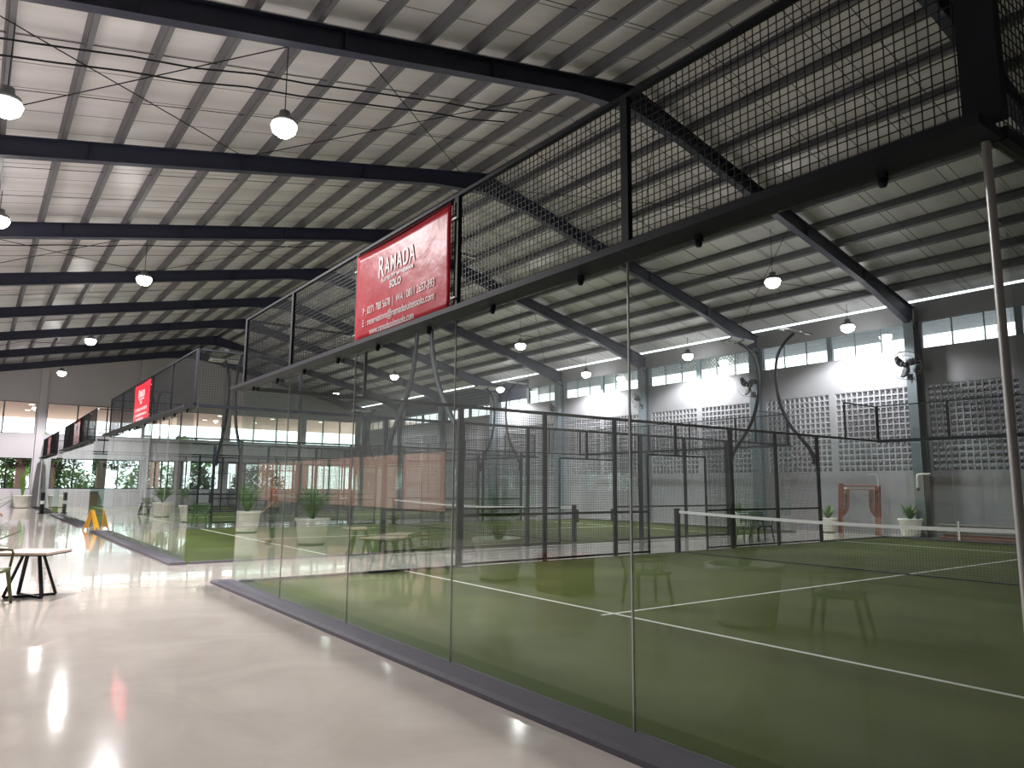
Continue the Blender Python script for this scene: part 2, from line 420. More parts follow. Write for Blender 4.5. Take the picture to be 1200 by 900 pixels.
# --- portal frames
def plate_run(mb, pts, y, depth, fw=.2, ft=.018, wt=.014):
    """I-section following pts (x, z of underside); depth may vary per point"""
    for (x0, z0, d0), (x1, z1, d1) in zip(pts, pts[1:]):
        mb.prism([(x0, y - wt / 2, z0), (x1, y - wt / 2, z1), (x1, y - wt / 2, z1 + d1), (x0, y - wt / 2, z0 + d0)], (0, 1, 0), wt)
        mb.prism([(x0, y - fw / 2, z0), (x1, y - fw / 2, z1), (x1, y - fw / 2, z1 + ft), (x0, y - fw / 2, z0 + ft)], (0, 1, 0), fw)
        mb.prism([(x0, y - fw / 2, z0 + d0 - ft), (x1, y - fw / 2, z1 + d1 - ft), (x1, y - fw / 2, z1 + d1), (x0, y - fw / 2, z0 + d0)], (0, 1, 0), fw)
for y in FR:
    fr = srt('portal_frame', (24.5, y, 0))
    m = MB(); xa = XL + .05
    plate_run(m, [(xa, roof_l(xa), RD), (9.8, roof_l(9.8), RD), (11.5, 10.12, RD + .18), (13.2, roof_r(13.2), RD), (21.6, roof_r(21.6), RD), (24.25, roof_r(24.25) - .22, RD + .22), (24.68, roof_r(24.68) - .3, RD + .3)], y, RD)
    for x in (1.37, 4.5, 7.6, 11.5, 15.2, 18.5, 21.6): m.box(x - .006, x + .006, y - .095, y + .095, roof(x) + .02, roof(x) + RD - .02)
    m.build('rafter', M['navy'], fr)
    c = MB(); zt = 7.0
    c.box(24.29, 24.305, y - .15, y + .15, 0, zt); c.box(24.665, 24.68, y - .15, y + .15, 0, zt); c.box(24.305, 24.665, y - .008, y + .008, 0, zt)
    c.build('column', M['colsteel'], fr)

# ------------------------------------------------------------------ padel courts
courts = [(1.15, 11.70, 'nearest', 'nearest padel court'), (14.9, 25.9, 'second', 'second padel court'), (29.4, 40.4, 'third', 'third padel court'), (43.6, 53.3, 'farthest', 'farthest padel court')]
ZB = 3.0; ZM = 4.1
SX = [XN, 7.41, 9.47, 11.47, 12.53, 14.58, 15.6, 17.55, 19.6, XF]
def text_mesh(txt, size, spacing=1., bold=0.):
    cu = bpy.data.curves.new('lettering', 'FONT'); cu.body = txt; cu.size = size; cu.space_character = spacing; cu.align_x = 'LEFT'; cu.extrude = .001; cu.offset = bold
    o = bpy.data.objects.new('lettering', cu); COL.objects.link(o); dg = bpy.context.evaluated_depsgraph_get(); dg.update()
    me = bpy.data.meshes.new_from_object(o.evaluated_get(dg)); bpy.data.objects.remove(o)
    return me
TEXTS = {}
def letter(txt, parent, u, v, h, width=None, spacing=1., bold=0.):
    """one line of lettering; u along the sign from its left edge, v up from its bottom, in metres"""
    key = (txt, h, spacing, bold)
    if key not in TEXTS: TEXTS[key] = text_mesh(txt, h, spacing, bold)
    me = TEXTS[key]; o = bpy.data.objects.new('lettering', me); COL.objects.link(o); me.materials.clear(); me.materials.append(M['letter'])
    w = max(p.co.x for p in me.vertices) or 1; sx = (width / w) if width else 1
    o.parent = parent
    o.matrix_local = Matrix.Translation((.0045, -u, v)) @ Matrix(((0, 0, -1, 0), (-1, 0, 0, 0), (0, 1, 0, 0), (0, 0, 0, 1))) @ Matrix.Diagonal((sx, 1, 1, 1))
    return o

def glass_end(xg, sgn, Y0, Y1, tagc, near):
    """glass back wall of a court: five panes, steel plate on top, mesh above"""
    nm = 'glass back wall of the %s padel court%s' % (tagc, ', on the walkway side under red banner' if near else ', on the block wall side')
    t = thing('glass_back_wall', nm, 'glass wall', (xg, (Y0 + Y1) / 2, 0), 'glass back walls of the courts'); t['kind'] = 'thing'
    ys = [Y0 + (Y1 - Y0) * i / 5 for i in range(6)]
    for i in range(5):
        gm = 'glass_smeared' if (near and tagc == 'nearest' and i == 0) else 'glass'
        MB().box(xg - .006, xg + .006, ys[i] + .006, ys[i + 1] - .006, .05, ZB - .04).build('glass_panel', M[gm], t)
    for i, y in enumerate(ys[1:-1]): jw = .005 if i == 0 else .0028; MB().box(xg - .007, xg + .007, y - jw, y + jw, .05, ZB - .04).build('joint_strip', M['alu'], t)
    if near and tagc == 'nearest':
        MB().tube([(xg, Y0, .02), (xg, Y0, ZB - .04)], .018, 12).build('edge_post', M['alu'], t)
    b = MB().box(xg - sgn * .0 - (.2 if sgn > 0 else .03), xg + (.03 if sgn > 0 else .2), Y0 - .05, Y1 + .05, ZB - .035, ZB + .01)
    b.box(xg - .03, xg + .03, Y0, Y1, ZB + .01, ZB + .05)
    b.build('top_plate', M['black'], t)
    pm = MB()
    for i, y in enumerate(ys):
        h = (.075 if near and tagc == 'nearest' and i == 0 else .045) if i in (0, 5) else .032
        MB().box(xg - .02, xg + .02 + (.03 if h > .05 else 0), y - h, y + h, ZB + .05, ZM).build('mesh_post', M['black'], t)
    MB().box(xg - .022, xg + .022, Y0 - .04, Y1 + .04, ZM, ZM + .03).build('top_rail', M['black'], t)
    for i in range(5):
        a, b2 = ys[i] + .04, ys[i + 1] - .04
        MB().grid((xg + .0, a, ZB + .06), (0, b2 - a, 0), (0, 0, ZM - ZB - .07), 40, 21, .0048, 0).build('mesh_panel', M['wire'], t)
    if near:
        for i in range(5):
            for q in (.2, .71):
                y = ys[i] + (ys[i + 1] - ys[i]) * q
                m = MB().box(xg - .05, xg - .014, y - .018, y + .018, ZB - .075, ZB - .036); m.lathe((xg - .035, y, ZB - .085), [(.0, -.022), (.016, -.02), (.022, -.005), (.02, .02), (0, .022)], 10)
                m.build('glass_clamp', M['black'], t)
    return t

def side_fence(y, out, tagc, side, mesh_from=0):
    """long side: glass corners, mesh bays between posts, door gap by the net"""
    t = thing('court_side_fence', 'black mesh side fence with glass ends, %s side of %s padel court' % (side, tagc), 'fence', (13.2, y, 0), 'side fences of the courts')
    for a, b in ((XN + .05, 5.37), (5.38, 7.36), (19.66, 21.4), (21.41, XF - .04)):
        MB().box(a, b, y - .006, y + .006, .04, ZB - .03).build('glass_panel', M['glass'], t)
    for x in SX[1:4] + SX[6:9]:
        w_ = .055 if x in (7.41, 19.6, 15.6) else .042
        p = MB().box(x - w_, x + w_, y - .03, y + .03, .0, ZB - .02).build('fence_post', M['black'], t)
        MB().box(x + w_ + .002, x + w_ + .09, y - .05, y + .05, 0, .55).build('post_sleeve', M['black'], p)
    for x in (12.53, 14.58): MB().box(x - .02, x + .02, y - .02, y + .02, 0, 2.25).build('door_jamb', M['black'], t)
    r = MB().box(XN + .08, XF - .05, y - .035, y + .035, ZB - .02, ZB + .04); r.build('top_rail', M['black'], t)
    m = MB()
    for a, b in ((7.41, 12.53), (14.58, 19.6)): m.box(a, b, y - .015, y + .015, .93, .97)
    m.box(12.53, 14.58, y - .02, y + .02, 2.23, 2.27); m.box(13.47, 13.53, y - .02, y + .02, 2.27, ZB - .02)
    m.box(7.41, 12.53, y - .02, y + .02, .03, .07); m.box(14.58, 19.6, y - .02, y + .02, .03, .07)
    m.build('rails', M['black'], t)
    for a, b, z0 in ((7.46, 9.42, .07), (9.52, 11.42, .07), (11.52, 12.51, .07), (12.55, 14.56, 2.27), (14.6, 15.55, .07), (15.65, 17.5, .07), (17.6, 19.55, .07)):
        nx = max(2, round((b - a) / .05)); nz = max(2, round((ZB - .02 - z0) / .05))
        MB().grid((a, y, z0), (b - a, 0, 0), (0, 0, ZB - .02 - z0), nx, nz, .0056, 0).build('mesh_panel', M['wire'], t)
    for xa, xb in ((XN + .06, 5.4), (21.2, XF - .06)):
        MB().grid((xa, y, ZB + .04), (xb - xa, 0, 0), (0, 0, ZM - ZB - .05), 41, 21, .0042, 0).build('upper_mesh', M['wire'], t)
        m = MB().box(xa, xb, y - .02, y + .02, ZM - .005, ZM + .025)
        for x in ((xb,) if xa < 10 else (xa,)): m.box(x - .025, x + .025, y - .02, y + .02, ZB + .04, ZM)
        m.build('upper_frame', M['black'], t)
    return t

def banner(Y0, Y1, tagc):
    """red vinyl banner, left edge at the far side (Y1)"""
    W = Y1 - Y0; H = .98; x = XN - .055
    t = thing('banner', 'red advertising banner with white lettering hung on the %s court' % tagc, 'banner', (x, Y1, ZB + .06), 'red banners above the glass walls')
    m = MB(); nu, nv = 28, 14; vs = []
    for j in range(nv + 1):
        for i in range(nu + 1):
            u, v = i / nu, j / nv
            dz = -.006 + .004 * math.sin(7 * u + 5 * v) + .005 * math.sin(17 * u - 9 * v) * (abs(u - .5) * 2) ** 2
            vs.append((x + .012 + dz * .35, Y1 - u * W, ZB + .06 + v * H - .015 * math.sin(PI * u)* v))
    m.add(vs, [(j * (nu + 1) + i, j * (nu + 1) + i + 1, (j + 1) * (nu + 1) + i + 1, (j + 1) * (nu + 1) + i) for j in range(nv) for i in range(nu)], True)
    o = m.build('banner_sheet', M['red'], t); sm = o.modifiers.new('solid', 'SOLIDIFY'); sm.thickness = .002; sm.offset = -1
    MB().bar((x + .022, Y1, ZB + .06 + H + .012), (x + .022, Y0, ZB + .06 + H + .012), .03, .022).build('top_hem', M['maroon'], t)
    for v in (.1, .85):
        for y in (Y0 - .03, Y1 + .03): MB().bar((x + .02, y - .05, ZB + .06 + H * v), (x + .02, y + .05, ZB + .06 + H * v), .012, .012).build('tie', M['white'], t)
    k = W / 2.1
    letter('R', t, .57 * k, .615, .33, .15 * k, 1, .004); letter('AMADA', t, .735 * k, .625, .25, .68 * k, 1.15, .003)
    letter('SUITES BY WYNDHAM', t, .66 * k, .555, .052, .72 * k, 1.2, .002); letter('SOLO', t, .86 * k, .455, .105, .26 * k, 1.05, .003)
    letter('P : 0271 788 5678  |  WA : 0811 2657-393', t, .20 * k, .275, .115, 1.62 * k, 1., .0005)
    letter('E : reservations@ramadasuitessolo.com', t, .20 * k, .15, .11, 1.62 * k, 1., .0005)
    letter('www.ramadasuitessolo.com', t, .40 * k, .035, .11, 1.02 * k, 1., .0005)
    return t

def pole_mesh():
    """curved floodlight pole, local: foot at origin on the fence, bulging to +y and leaning back over -y"""
    P = [(0, 0, 2.35), (0, .10, 2.62), (0, .40, 3.0), (0, .75, 3.45), (0, 1.0, 4.0), (0, 1.12, 4.6), (0, 1.13, 5.1), (0, 1.02, 5.6), (0, .75, 5.95), (0, .45, 6.16)]
    out = []                                                   # smooth through the points
    for i in range(len(P) - 1):
        p0, p1, p2, p3 = (Vector(P[max(0, min(len(P) - 1, i + d))]) for d in (-1, 0, 1, 2))
        for s in range(3):
            u = s / 3; out.append(.5 * ((2 * p1) + (p2 - p0) * u + (2 * p0 - 5 * p1 + 4 * p2 - p3) * u * u + (3 * p1 - p0 - 3 * p2 + p3) * u ** 3))
    out.append(Vector(P[-1])); return out
def light_pole(x, y, sg, label):
    t = local(thing('court_light_pole', label, 'light pole', (x, y, 0), 'curved floodlight poles of the courts', 0 if sg > 0 else PI))
    t.location.y += sg * .10
    MB().tube(pole_mesh(), [.055] * 14 + [.045] * 14, 10).build('curved_pole', M['black'], t)
    MB().box(-.06, .06, -.055, .03, 2.2, 2.5).build('mounting_bracket', M['black'], t)
    MB().bar((-.5, .42, 6.19), (.5, .42, 6.19), .05, .05).build('cross_arm', M['lampgrey'], t)
    for xx in (-.32, .32):
        h = MB().prism([(xx - .27, .62, 6.24), (xx + .27, .62, 6.24), (xx + .27, .22, 6.16), (xx - .27, .22, 6.16)], (0, .18, .98), .05).build('lamp_head', M['lampgrey'], t)
        MB().prism([(xx - .25, .60, 6.226), (xx + .25, .60, 6.226), (xx + .25, .24, 6.155), (xx - .25, .24, 6.155)], (0, .18, .98), .008).build('led_panel', M['led'], h)
    return t

proto_pole = None
def put_pole(x, y, sg, label):
    global proto_pole
    if proto_pole is None: proto_pole = light_pole(x, y, sg, label); return
    dup(proto_pole, (x, y + sg * .10, 0), 0 if sg > 0 else PI, label)

for ci, (Y0, Y1, tagc, full) in enumerate(courts):
    yc = (Y0 + Y1) / 2
    tf = srt('court_turf', (13.2, yc, 0)); tag(tf, 'green artificial turf of the %s' % full, 'turf')
    MB().box(XN + .02, XF - .08, Y0 + .04, Y1 - .04, .0, .014).build('turf_carpet', M['turf'], tf)
    LW = .025; zl = .0175
    for xx in (6.25, 20.15): MB().box(xx - LW, xx + LW, Y0 + .08, Y1 - .08, .0142, zl).build('service_line', M['line'], tf)
    MB().box(6.05, 20.35, yc - LW, yc + LW, .0142, zl + .001).build('centre_line', M['line'], tf)
    k = MB().prism([(3.05, Y0 - .1, 0), (XN + .02, Y0 - .1, 0), (XN + .02, Y0 - .1, .05), (3.10, Y0 - .1, .05), (3.05, Y0 - .1, .035)], (0, 1, 0), Y1 - Y0 + .28)
    k.box(XF - .08, XF + .1, Y0 - .1, Y1 + .1, 0, .05)
    k.box(XN + .1, 7.41, Y1 - .05, Y1 + .05, 0, .04).box(XN + .1, 7.41, Y0 - .05, Y0 + .05, 0, .04).box(19.6, XF, Y1 - .05, Y1 + .05, 0, .04)
    struct('court_kerb', k, M['kerb'])
    glass_end(XN, 1, Y0, Y1, tagc, True); glass_end(XF, -1, Y0, Y1, tagc, False)
    side_fence(Y1 + .02, 1, tagc, 'far')
    side_fence(Y0 - .02, -1, tagc, 'near')
    ys = [Y0 + (Y1 - Y0) * i / 5 for i in range(6)]
    banner(ys[2] + .05, ys[3] - .05, tagc)
    # net
    t = thing('padel_net', 'black tennis net with pale top band across the %s' % full, 'net', (13.25, yc, 0), 'nets across the courts')
    na, nb = Y0 + .22, Y1 - .2
    for y in (na, nb): MB().box(13.2, 13.3, y - .05, y + .05, .015, 1.02).build('net_post', M['black'], t, bevel=.006)
    N = 24
    def zt(i): return .97 - .10 * math.sin(PI * i / N)
    m = MB(); band = MB()
    L = nb - na - .12; y_ = lambda i: na + .06 + L * i / N
    for i in range(N):
        band.prism([(13.245, y_(i), zt(i) - .06), (13.255, y_(i), zt(i) - .06), (13.255, y_(i), zt(i)), (13.245, y_(i), zt(i))], (0, y_(i + 1) - y_(i), zt(i + 1) - zt(i)), 1.)
        for q in range(8):
            y = y_(i + q / 8); zz = zt(i + q / 8) - .05; m.bar((13.25, y, .03), (13.25, y, zz), .003, .003, (1, 0, 0), False)
        for q in range(18):
            f = q / 18; m.bar((13.25, y_(i), .03 + f * (zt(i) - .08)), (13.25, y_(i + 1), .03 + f * (zt(i + 1) - .08)), .003, .003, (1, 0, 0), False)
    m.build('net_mesh', M['wire'], t); band.build('net_band', M['netband'], t)
    MB().bar((13.25, na + .05, .035), (13.25, nb - .05, .035), .02, .02).build('bottom_cord', M['black'], t)
    # floodlight poles on both long sides
    for x, wname in ((7.45, 'glass banner end'), (19.65, 'block wall end')):
        if ci > 0: put_pole(x, Y0 - .06, -1, 'curved black floodlight pole at the %s, near fence of %s court' % (wname, tagc))
        if ci < 3: put_pole(x, Y1 + .06, 1, 'curved black floodlight pole at the %s, far fence of %s court' % (wname, tagc))

# ------------------------------------------------------------------ lamps
def bay_lamp():
    t = local(thing('high_bay_lamp', '', 'lamp', (0, 0, 0), 'hanging high bay lamps'))
    MB().tube([(0, 0, .20), (0, 0, 1.)], .009, 6).build('hanging_rod', M['black'], t)
    h = MB().lathe((0, 0, 0), [(.0, .22), (.09, .22), (.10, .12), (.19, .07), (.20, .0), (.185, 0), (.18, .05), (0, .06)], 24).build('housing', M['lampgrey'], t)
    MB().lathe((0, 0, 0), [(0, -.24), (.11, -.22), (.19, -.15), (.22, -.05), (.2, -.004), (0, -.002)], 24).build('lens', M['lens'], h)
    return t
lamps = [(3.8, 11.9, 7.7, 'bright hanging lamp over the walkway, nearest of its row'), (3.65, 23.9, 7.7, 'bright hanging lamp over the walkway, second of its row'), (3.6, 36., 7.7, 'bright hanging lamp over the walkway, third of its row'), (3.5, 47.7, 7.7, 'small bright hanging lamp near the far gable wall'),
         (-.1, 12.6, 7.1, 'glaring hanging lamp cut by the photo edge, beside the upper brace'), (-.05, 20.5, 7.7, 'glaring hanging lamp at the photo edge below the second rafter'),
         (18.2, 12.0, 7.5, 'hanging lamp over the mesh fence of the nearest court'), (18.3, 24.3, 7.5, 'hanging lamp over the second court'), (18.2, 35.7, 7.5, 'hanging lamp over the third court'), (18.9, 45.4, 7.5, 'hanging lamp over the far end of the courts'),
         (23.5, 12.7, 7.0, 'hanging lamp near the block wall, beside the pot and scaffold bay'), (23.6, 19.7, 7.0, 'hanging lamp near the block wall, second along it'), (23.6, 26.0, 7.0, 'hanging lamp near the block wall, third along it'), (23.6, 33.2, 7.0, 'hanging lamp near the block wall under the perforated screen')]
WATT = {0: 1.4, 1: 1.35, 2: 1.3, 3: 2., 8: 1.3, 9: 1.5, 4: 1.45, 5: 1.3, 6: .3, 10: .75, 11: .75, 12: .75, 13: .75}
lp = bay_lamp(); roofz = lambda x: roof(x) + RD
for i, (x, y, z, lab) in enumerate(lamps):
    if i == 0: lp.location = (x, y, z); lp['label'] = lab; t = lp
    else: t = dup(lp, (x, y, z), None, lab)
    rod = [c for c in t.children if c.name.startswith('hanging_rod')][0]
    rod.scale.z = 1; L = roofz(x) - z
    rod.data = rod.data.copy()
    for v in rod.data.vertices:
        if v.co.z > .6: v.co.z = L
    ld = bpy.data.lights.new('bay_light', 'SPOT'); ld.energy = 1250 * WATT.get(i, 1.); ld.spot_size = math.radians(156); ld.spot_blend = .35; ld.shadow_soft_size = .17; ld.color = (1, .98, .985)
    lo_ = bpy.data.objects.new('bay_light', ld); COL.objects.link(lo_); lo_.location = (x, y, z - .42)

# ------------------------------------------------------------------ wall fans
def wall_fan():
    t = local(thing('wall_fan', '', 'fan', (0, 0, 0), 'wall fans on the steel columns'))
    cg = MB()
    for r, xx in ((.46, -.02), (.46, .08), (.30, -.09), (.14, -.12)): cg.tube([(xx, r * math.cos(a), r * math.sin(a)) for a in [2 * PI * k / 28 for k in range(28)]], .006, 5, closed=True)
    for k in range(24):
        a = 2 * PI * k / 24; c, s_ = math.cos(a), math.sin(a)
        cg.tube([(-.12, .1 * c, .1 * s_), (-.09, .30 * c, .30 * s_), (-.02, .46 * c, .46 * s_), (.08, .46 * c, .46 * s_), (.13, .2 * c, .2 * s_)], .0035, 4, False)
    cg.build('cage', M['lampgrey'], t)
    for k in range(3):
        a0 = 2 * PI * k / 3 + .35; b = MB(); vs = []
        for i in range(7):
            r = .05 + .36 * i / 6; sw = a0 + .5 * (i / 6) ** 1.5; wd = .05 + .07 * math.sin(PI * min(1, .15 + i / 6 * .8))
            for sg in (-1, 1): aa = sw + sg * wd / max(r, .12); vs.append((.02 + sg * .035, r * math.cos(aa), r * math.sin(aa)))
        b.add(vs, [(2 * i, 2 * i + 1, 2 * i + 3, 2 * i + 2) for i in range(6)], True)
        o = b.build('blade', M['black'], t); sm = o.modifiers.new('solid', 'SOLIDIFY'); sm.thickness = .008
    MB().lathe((0, 0, 0), [(0, -.06), (.06, -.05), (.07, .04), (.10, .06), (.10, .20), (.05, .24), (0, .24)], 18, 'x').build('motor', M['black'], t)
    MB().tube([(.18, 0, -.02), (.20, -.05, -.30), (.30, -.10, -.36)], .022, 8).box(.27, .285, -.2, .0, -.46, -.26).build('bracket', M['black'], t)
    return t
fan = wall_fan(); fan.rotation_euler[2] = .35
for i, (y, w_) in enumerate(((11.1, 'column beside the potted plant, nearest'), (17.1, 'second column, behind the curved poles'), (23.1, 'third column, over the second court'), (29.1, 'fourth column, beyond the second court'))):
    lab = 'black wall fan in round wire cage on steel ' + w_
    if i == 0: fan.location = (23.98, y, 5.48); fan['label'] = lab
    else: dup(fan, (23.98, y, 5.48), [.35, .2, -.5, -.4][i], lab)

# ------------------------------------------------------------------ planters
def leaf_clump(m, c, n, L, seed, up=1.0, wd=.035, ln=1.):
    rnd = random.Random(seed)
    for i in range(n):
        a = rnd.uniform(0, 2 * PI); l = L * rnd.uniform(.6, 1.1); lean = rnd.uniform(.15, .75) * ln; d = Vector((math.cos(a), math.sin(a), 0)); sd = Vector((-d.y, d.x, 0)); vs = []
        for k in range(5):
            u = k / 4; p = Vector(c) + d * (l * lean * u * (.5 + .5 * u) + .04) + Vector((0, 0, l * up * (u - .45 * lean * u * u))); w_ = wd * (.35 + 1.4 * u - 1.65 * u * u) + .004
            vs += [p - sd * w_ + Vector((0, 0, w_ * .4)), p + sd * w_ + Vector((0, 0, w_ * .4)), p]
        fs = []
        for k in range(4): b = 3 * k; fs += [(b, b + 2, b + 5, b + 3), (b + 2, b + 1, b + 4, b + 5)]
        m.add(vs, fs, True)
    return m
def planter(loc, label, h=.58, r=.36, leafh=.55, n=46, seed=1, lm='leaf', grp='white planters with leafy plants'):
    t = local(thing('potted_plant', label, 'potted plant', loc, grp))
    MB().lathe((0, 0, 0), [(0, .0), (r * .62, 0), (r * .66, .03), (r * .72, .05), (r * .92, h - .07), (r, h - .06), (r, h), (r * .90, h), (r * .88, h - .06), (0, h - .06)], 28).build('pot', M['pot'], t)
    MB().lathe((0, 0, h - .058), [(0, .012), (r * .86, 0)], 16).build('soil', M['soil'], t)
    leaf_clump(MB(), (0, 0, h - .05), n, leafh, seed, 1., .042, .32 if leafh > 1.2 else 1.).build('foliage', M[lm], t)
    MB().lathe((0, 0, .0), [(0, .0), (r * .7, .0), (r * .72, .02), (0, .02)], 20).build('saucer', M['black'], t)
    return t
planter((24.0, 11.3, 0), 'white rimmed pot with spiky plant before the column by the block wall', .58, .36, .55, 40, 3)
planter((24.0, 17.75, 0), 'white pot with low plant by the block wall behind the stacked chairs', .55, .34, .42, 36, 4)
planter((24.05, 14.1, 0), 'white pot with bushy plant by block wall beside the scaffold frames', .5, .3, .5, 36, 5)
planter((2.45, 52.6, 0), 'white pot with tall thin plant under the far wall window', .75, .5, 1.5, 40, 6)
for i, (y, lab) in enumerate(((5.15, 'big white pot on the walkway edge, reflected in nearest glass wall'), (9.9, 'white pot on walkway edge behind the small table'), (18.1, 'white pot with green shrub reflected beside the standing person'), (23.6, 'white pot reflected in the corner pane of the nearest court'), (31.0, 'white pot reflected in the near corner of second court glass'), (36.3, 'white pot reflected in the middle of second court glass'))):
    planter((-.38, y, 0), lab, .66, .44, .95, 110, 10 + i, 'leaf')

# ------------------------------------------------------------------ tables and chairs on the walkway
def cafe_table(loc, rot, label, W=.66, H=.60):
    t = local(thing('cafe_table', label, 'table', loc, 'small square tables on the walkway', rot))
    MB().box(-W / 2, W / 2, -W / 2, W / 2, H - .03, H).build('tabletop', M['tabletop'], t, bevel=.004)
    MB().box(-W / 2 + .004, W / 2 - .004, -W / 2 + .004, W / 2 - .004, H - .045, H - .0305).build('apron', M['black'], t)
    for sx in (-1, 1):
        for sy in (-1, 1): MB().bar((sx * .10, sy * .05, H - .045), (sx * .24, sy * .17, .02), .04, .03).build('leg', M['black'], t)
    m = MB()
    m.bar((-.24, -.17, .018), (.24, .17, .018), .035, .03).bar((-.24, .17, .0185), (.24, -.17, .0185), .035, .03)
    m.build('cross_stretcher', M['black'], t)
    return t
cafe_table((.74, 11.75, 0), -.55, 'small square pale topped table with black splayed legs on the glossy floor')
cafe_table((.02, 12.42, 0), -.55, 'small square table cut by the photo edge behind the olive chair')
cafe_table((-.1, 14.6, 0), .2, 'small square table reflected in the glass of the nearest court')
cafe_table((-.2, 39.6, 0), .1, 'small table far down the walkway reflected in the second court glass')

def arm_chair(loc, rot, label, mt, grp='moulded plastic chairs'):
    """moulded armchair: curved slatted back, arms, four splayed legs"""
    t = local(thing('plastic_chair', label, 'chair', loc, grp, rot)); mt = M[mt]
    sm = MB(); vs = []
    for j in range(7):
        for i in range(7):
            u, v = i / 6 * 2 - 1, j / 6 * 2 - 1; vs.append((.23 * u * (1 - .06 * v), .22 * v, .44 - .018 * (1 - u * u) - .012 * (1 - v * v)))
    sm.add(vs, [(j * 7 + i, j * 7 + i + 1, j * 7 + i + 8, j * 7 + i + 7) for j in range(6) for i in range(6)], True)
    o = sm.build('seat', mt, t); q = o.modifiers.new('solid', 'SOLIDIFY'); q.thickness = .03; q.offset = -1
    bk = MB(); arc = lambda a, z, r: (r * math.sin(a), .02 - r * math.cos(a) * .95, z)
    for z in (.80, .74, .68, .62, .56): bk.tube([arc(-1.15 + 2.3 * k / 12, z + .035 * math.cos(-1.15 + 2.3 * k / 12) - .02, .25 + (z - .5) * .12) for k in range(13)], .018, 6)
    for a in (-1.1, -.55, 0, .55, 1.1): bk.tube([arc(a, .45, .24), arc(a, .62, .262), arc(a, .80 + .035 * math.cos(a) - .02, .286)], .012, 6)
    bk.build('slatted_back', mt, t)
    for s in (-1, 1):
        MB().tube([(s * .255, -.10, .66), (s * .275, .06, .66), (s * .275, .2, .645), (s * .262, .215, .60), (s * .235, .2, .44)], .016, 7).build('armrest', mt, t)
        for yy, y2 in ((.19, .25), (-.18, -.27)): MB().tube([(s * .20, yy, .43), (s * .215, (yy + y2) / 2, .22), (s * .235, y2, .0)], [.027, .024, .019], 8).build('leg', mt, t)
    return t
g0 = arm_chair((.20, 11.2, 0), -1.95, 'olive plastic chair cut by the photo edge, in front of small table', 'chairgreen')
dup(g0, (-.1, 13.7, 0), 1.2, 'olive chair at the reflected table by the walkway')
dup(g0, (-.95, 15.1, 0), -1.2, 'olive chair behind the reflected table by the walkway')
dup(g0, (-.45, 6.7, 0), .4, 'olive chair reflected on the nearest turf beside the reddish crate')
dup(g0, (-.65, 4.2, 0), -.3, 'olive chair reflected low on the dark turf near the big pot')
dup(g0, (-.15, 38.2, 0), .8, 'olive chair far down the walkway, reflected in second court glass')
g1 = arm_chair((17.75, 12.85, 0), 1.75, 'green plastic chair under the leaning black chair between the courts', 'chairgreen2')
k0 = arm_chair((18.55, 12.95, 0), -2.0, 'black slatted chair standing between first and second court fences', 'black')
dup(g1, (6.55, 27.2, 0), 2.6, 'dark green chair alone between second and third court glass')
dup(g1, (16.2, 27.4, 0), 1., 'dark green chair between second and third courts by the net gap')
# reddish crate seen only as a reflection
t = thing('crate', 'reddish brown crate reflected on the turf behind the service line', 'crate', (-.35, 8.2, 0))
MB().box(-.65, -.05, 7.9, 8.5, .0, .55).build('crate_body', M['box'], t, bevel=.01)
m = MB()
for z in (.08, .24, .40): m.box(-.045, -.03, 7.9, 8.5, z, z + .11)
m.build('slat', M['box'], t)

# ------------------------------------------------------------------ wet floor sign
t = local(thing('wet_floor_sign', 'yellow folding wet floor sign just past the second court kerb', 'floor sign', (3.19, 27.1, 0), None, .9))
for s in (-1, 1):
    o = MB().prism([(-.15, s * .19, 0), (-.10, s * .19, 0), (-.055, s * .165, .08), (.055, s * .165, .08), (.10, s * .19, 0), (.15, s * .19, 0), (.085, s * .012, .62), (-.085, s * .012, .62)], (0, s, .02), .012).build('sign_panel', M['yellow'], t)
MB().box(-.075, .075, -.015, .015, .615, .645).build('hinge', M['yellow'], t)

# ------------------------------------------------------------------ scaffold frames leaning on the block wall
def scaffold(dx, y0, label, col='rust'):
    t = thing('scaffold_frame', label, 'scaffold frame', (24.05 + dx, y0 + .7, 0), 'scaffold frames leaning on the block wall')
    W = 1.28; lean = .16; H = 1.62
    P = lambda a, z: (23.98 + dx + lean * z / H, y0 + a, z)
    for a in (0, W): MB().tube([P(a, .0), P(a, H + (.06 if a else .0))], .04, 8).build('leg', M[col], t)
    m = MB().tube([P(0, H - .02), P(W, H - .02)], .026, 8).tube([P(0, H - .14), P(W, H - .14)], .016, 6)
    m.build('top_bar', M[col], t)
    for a, s in ((.22, -1), (W - .22, 1)):
        m = MB().tube([P(a, H - .14), P(a, .95), P(a + s * .02, .82), P(a + s * .09, .70), P(a + s * .21, .58)], .02, 7)
        for z in (1.3, 1.1, .9): m.tube([P(a, z), P(a + s * .22, z)], .013, 6)
        m.build('ladder_brace', M[col], t)
    return t
scaffold(0, 12.28, 'red brown scaffold frame leaning by the block wall, front one of the set')
scaffold(.10, 12.39, 'red brown scaffold frame, middle one of the leaning set by the block wall')
scaffold(.20, 12.50, 'red brown scaffold frame, rearmost of the leaning set by the block wall')

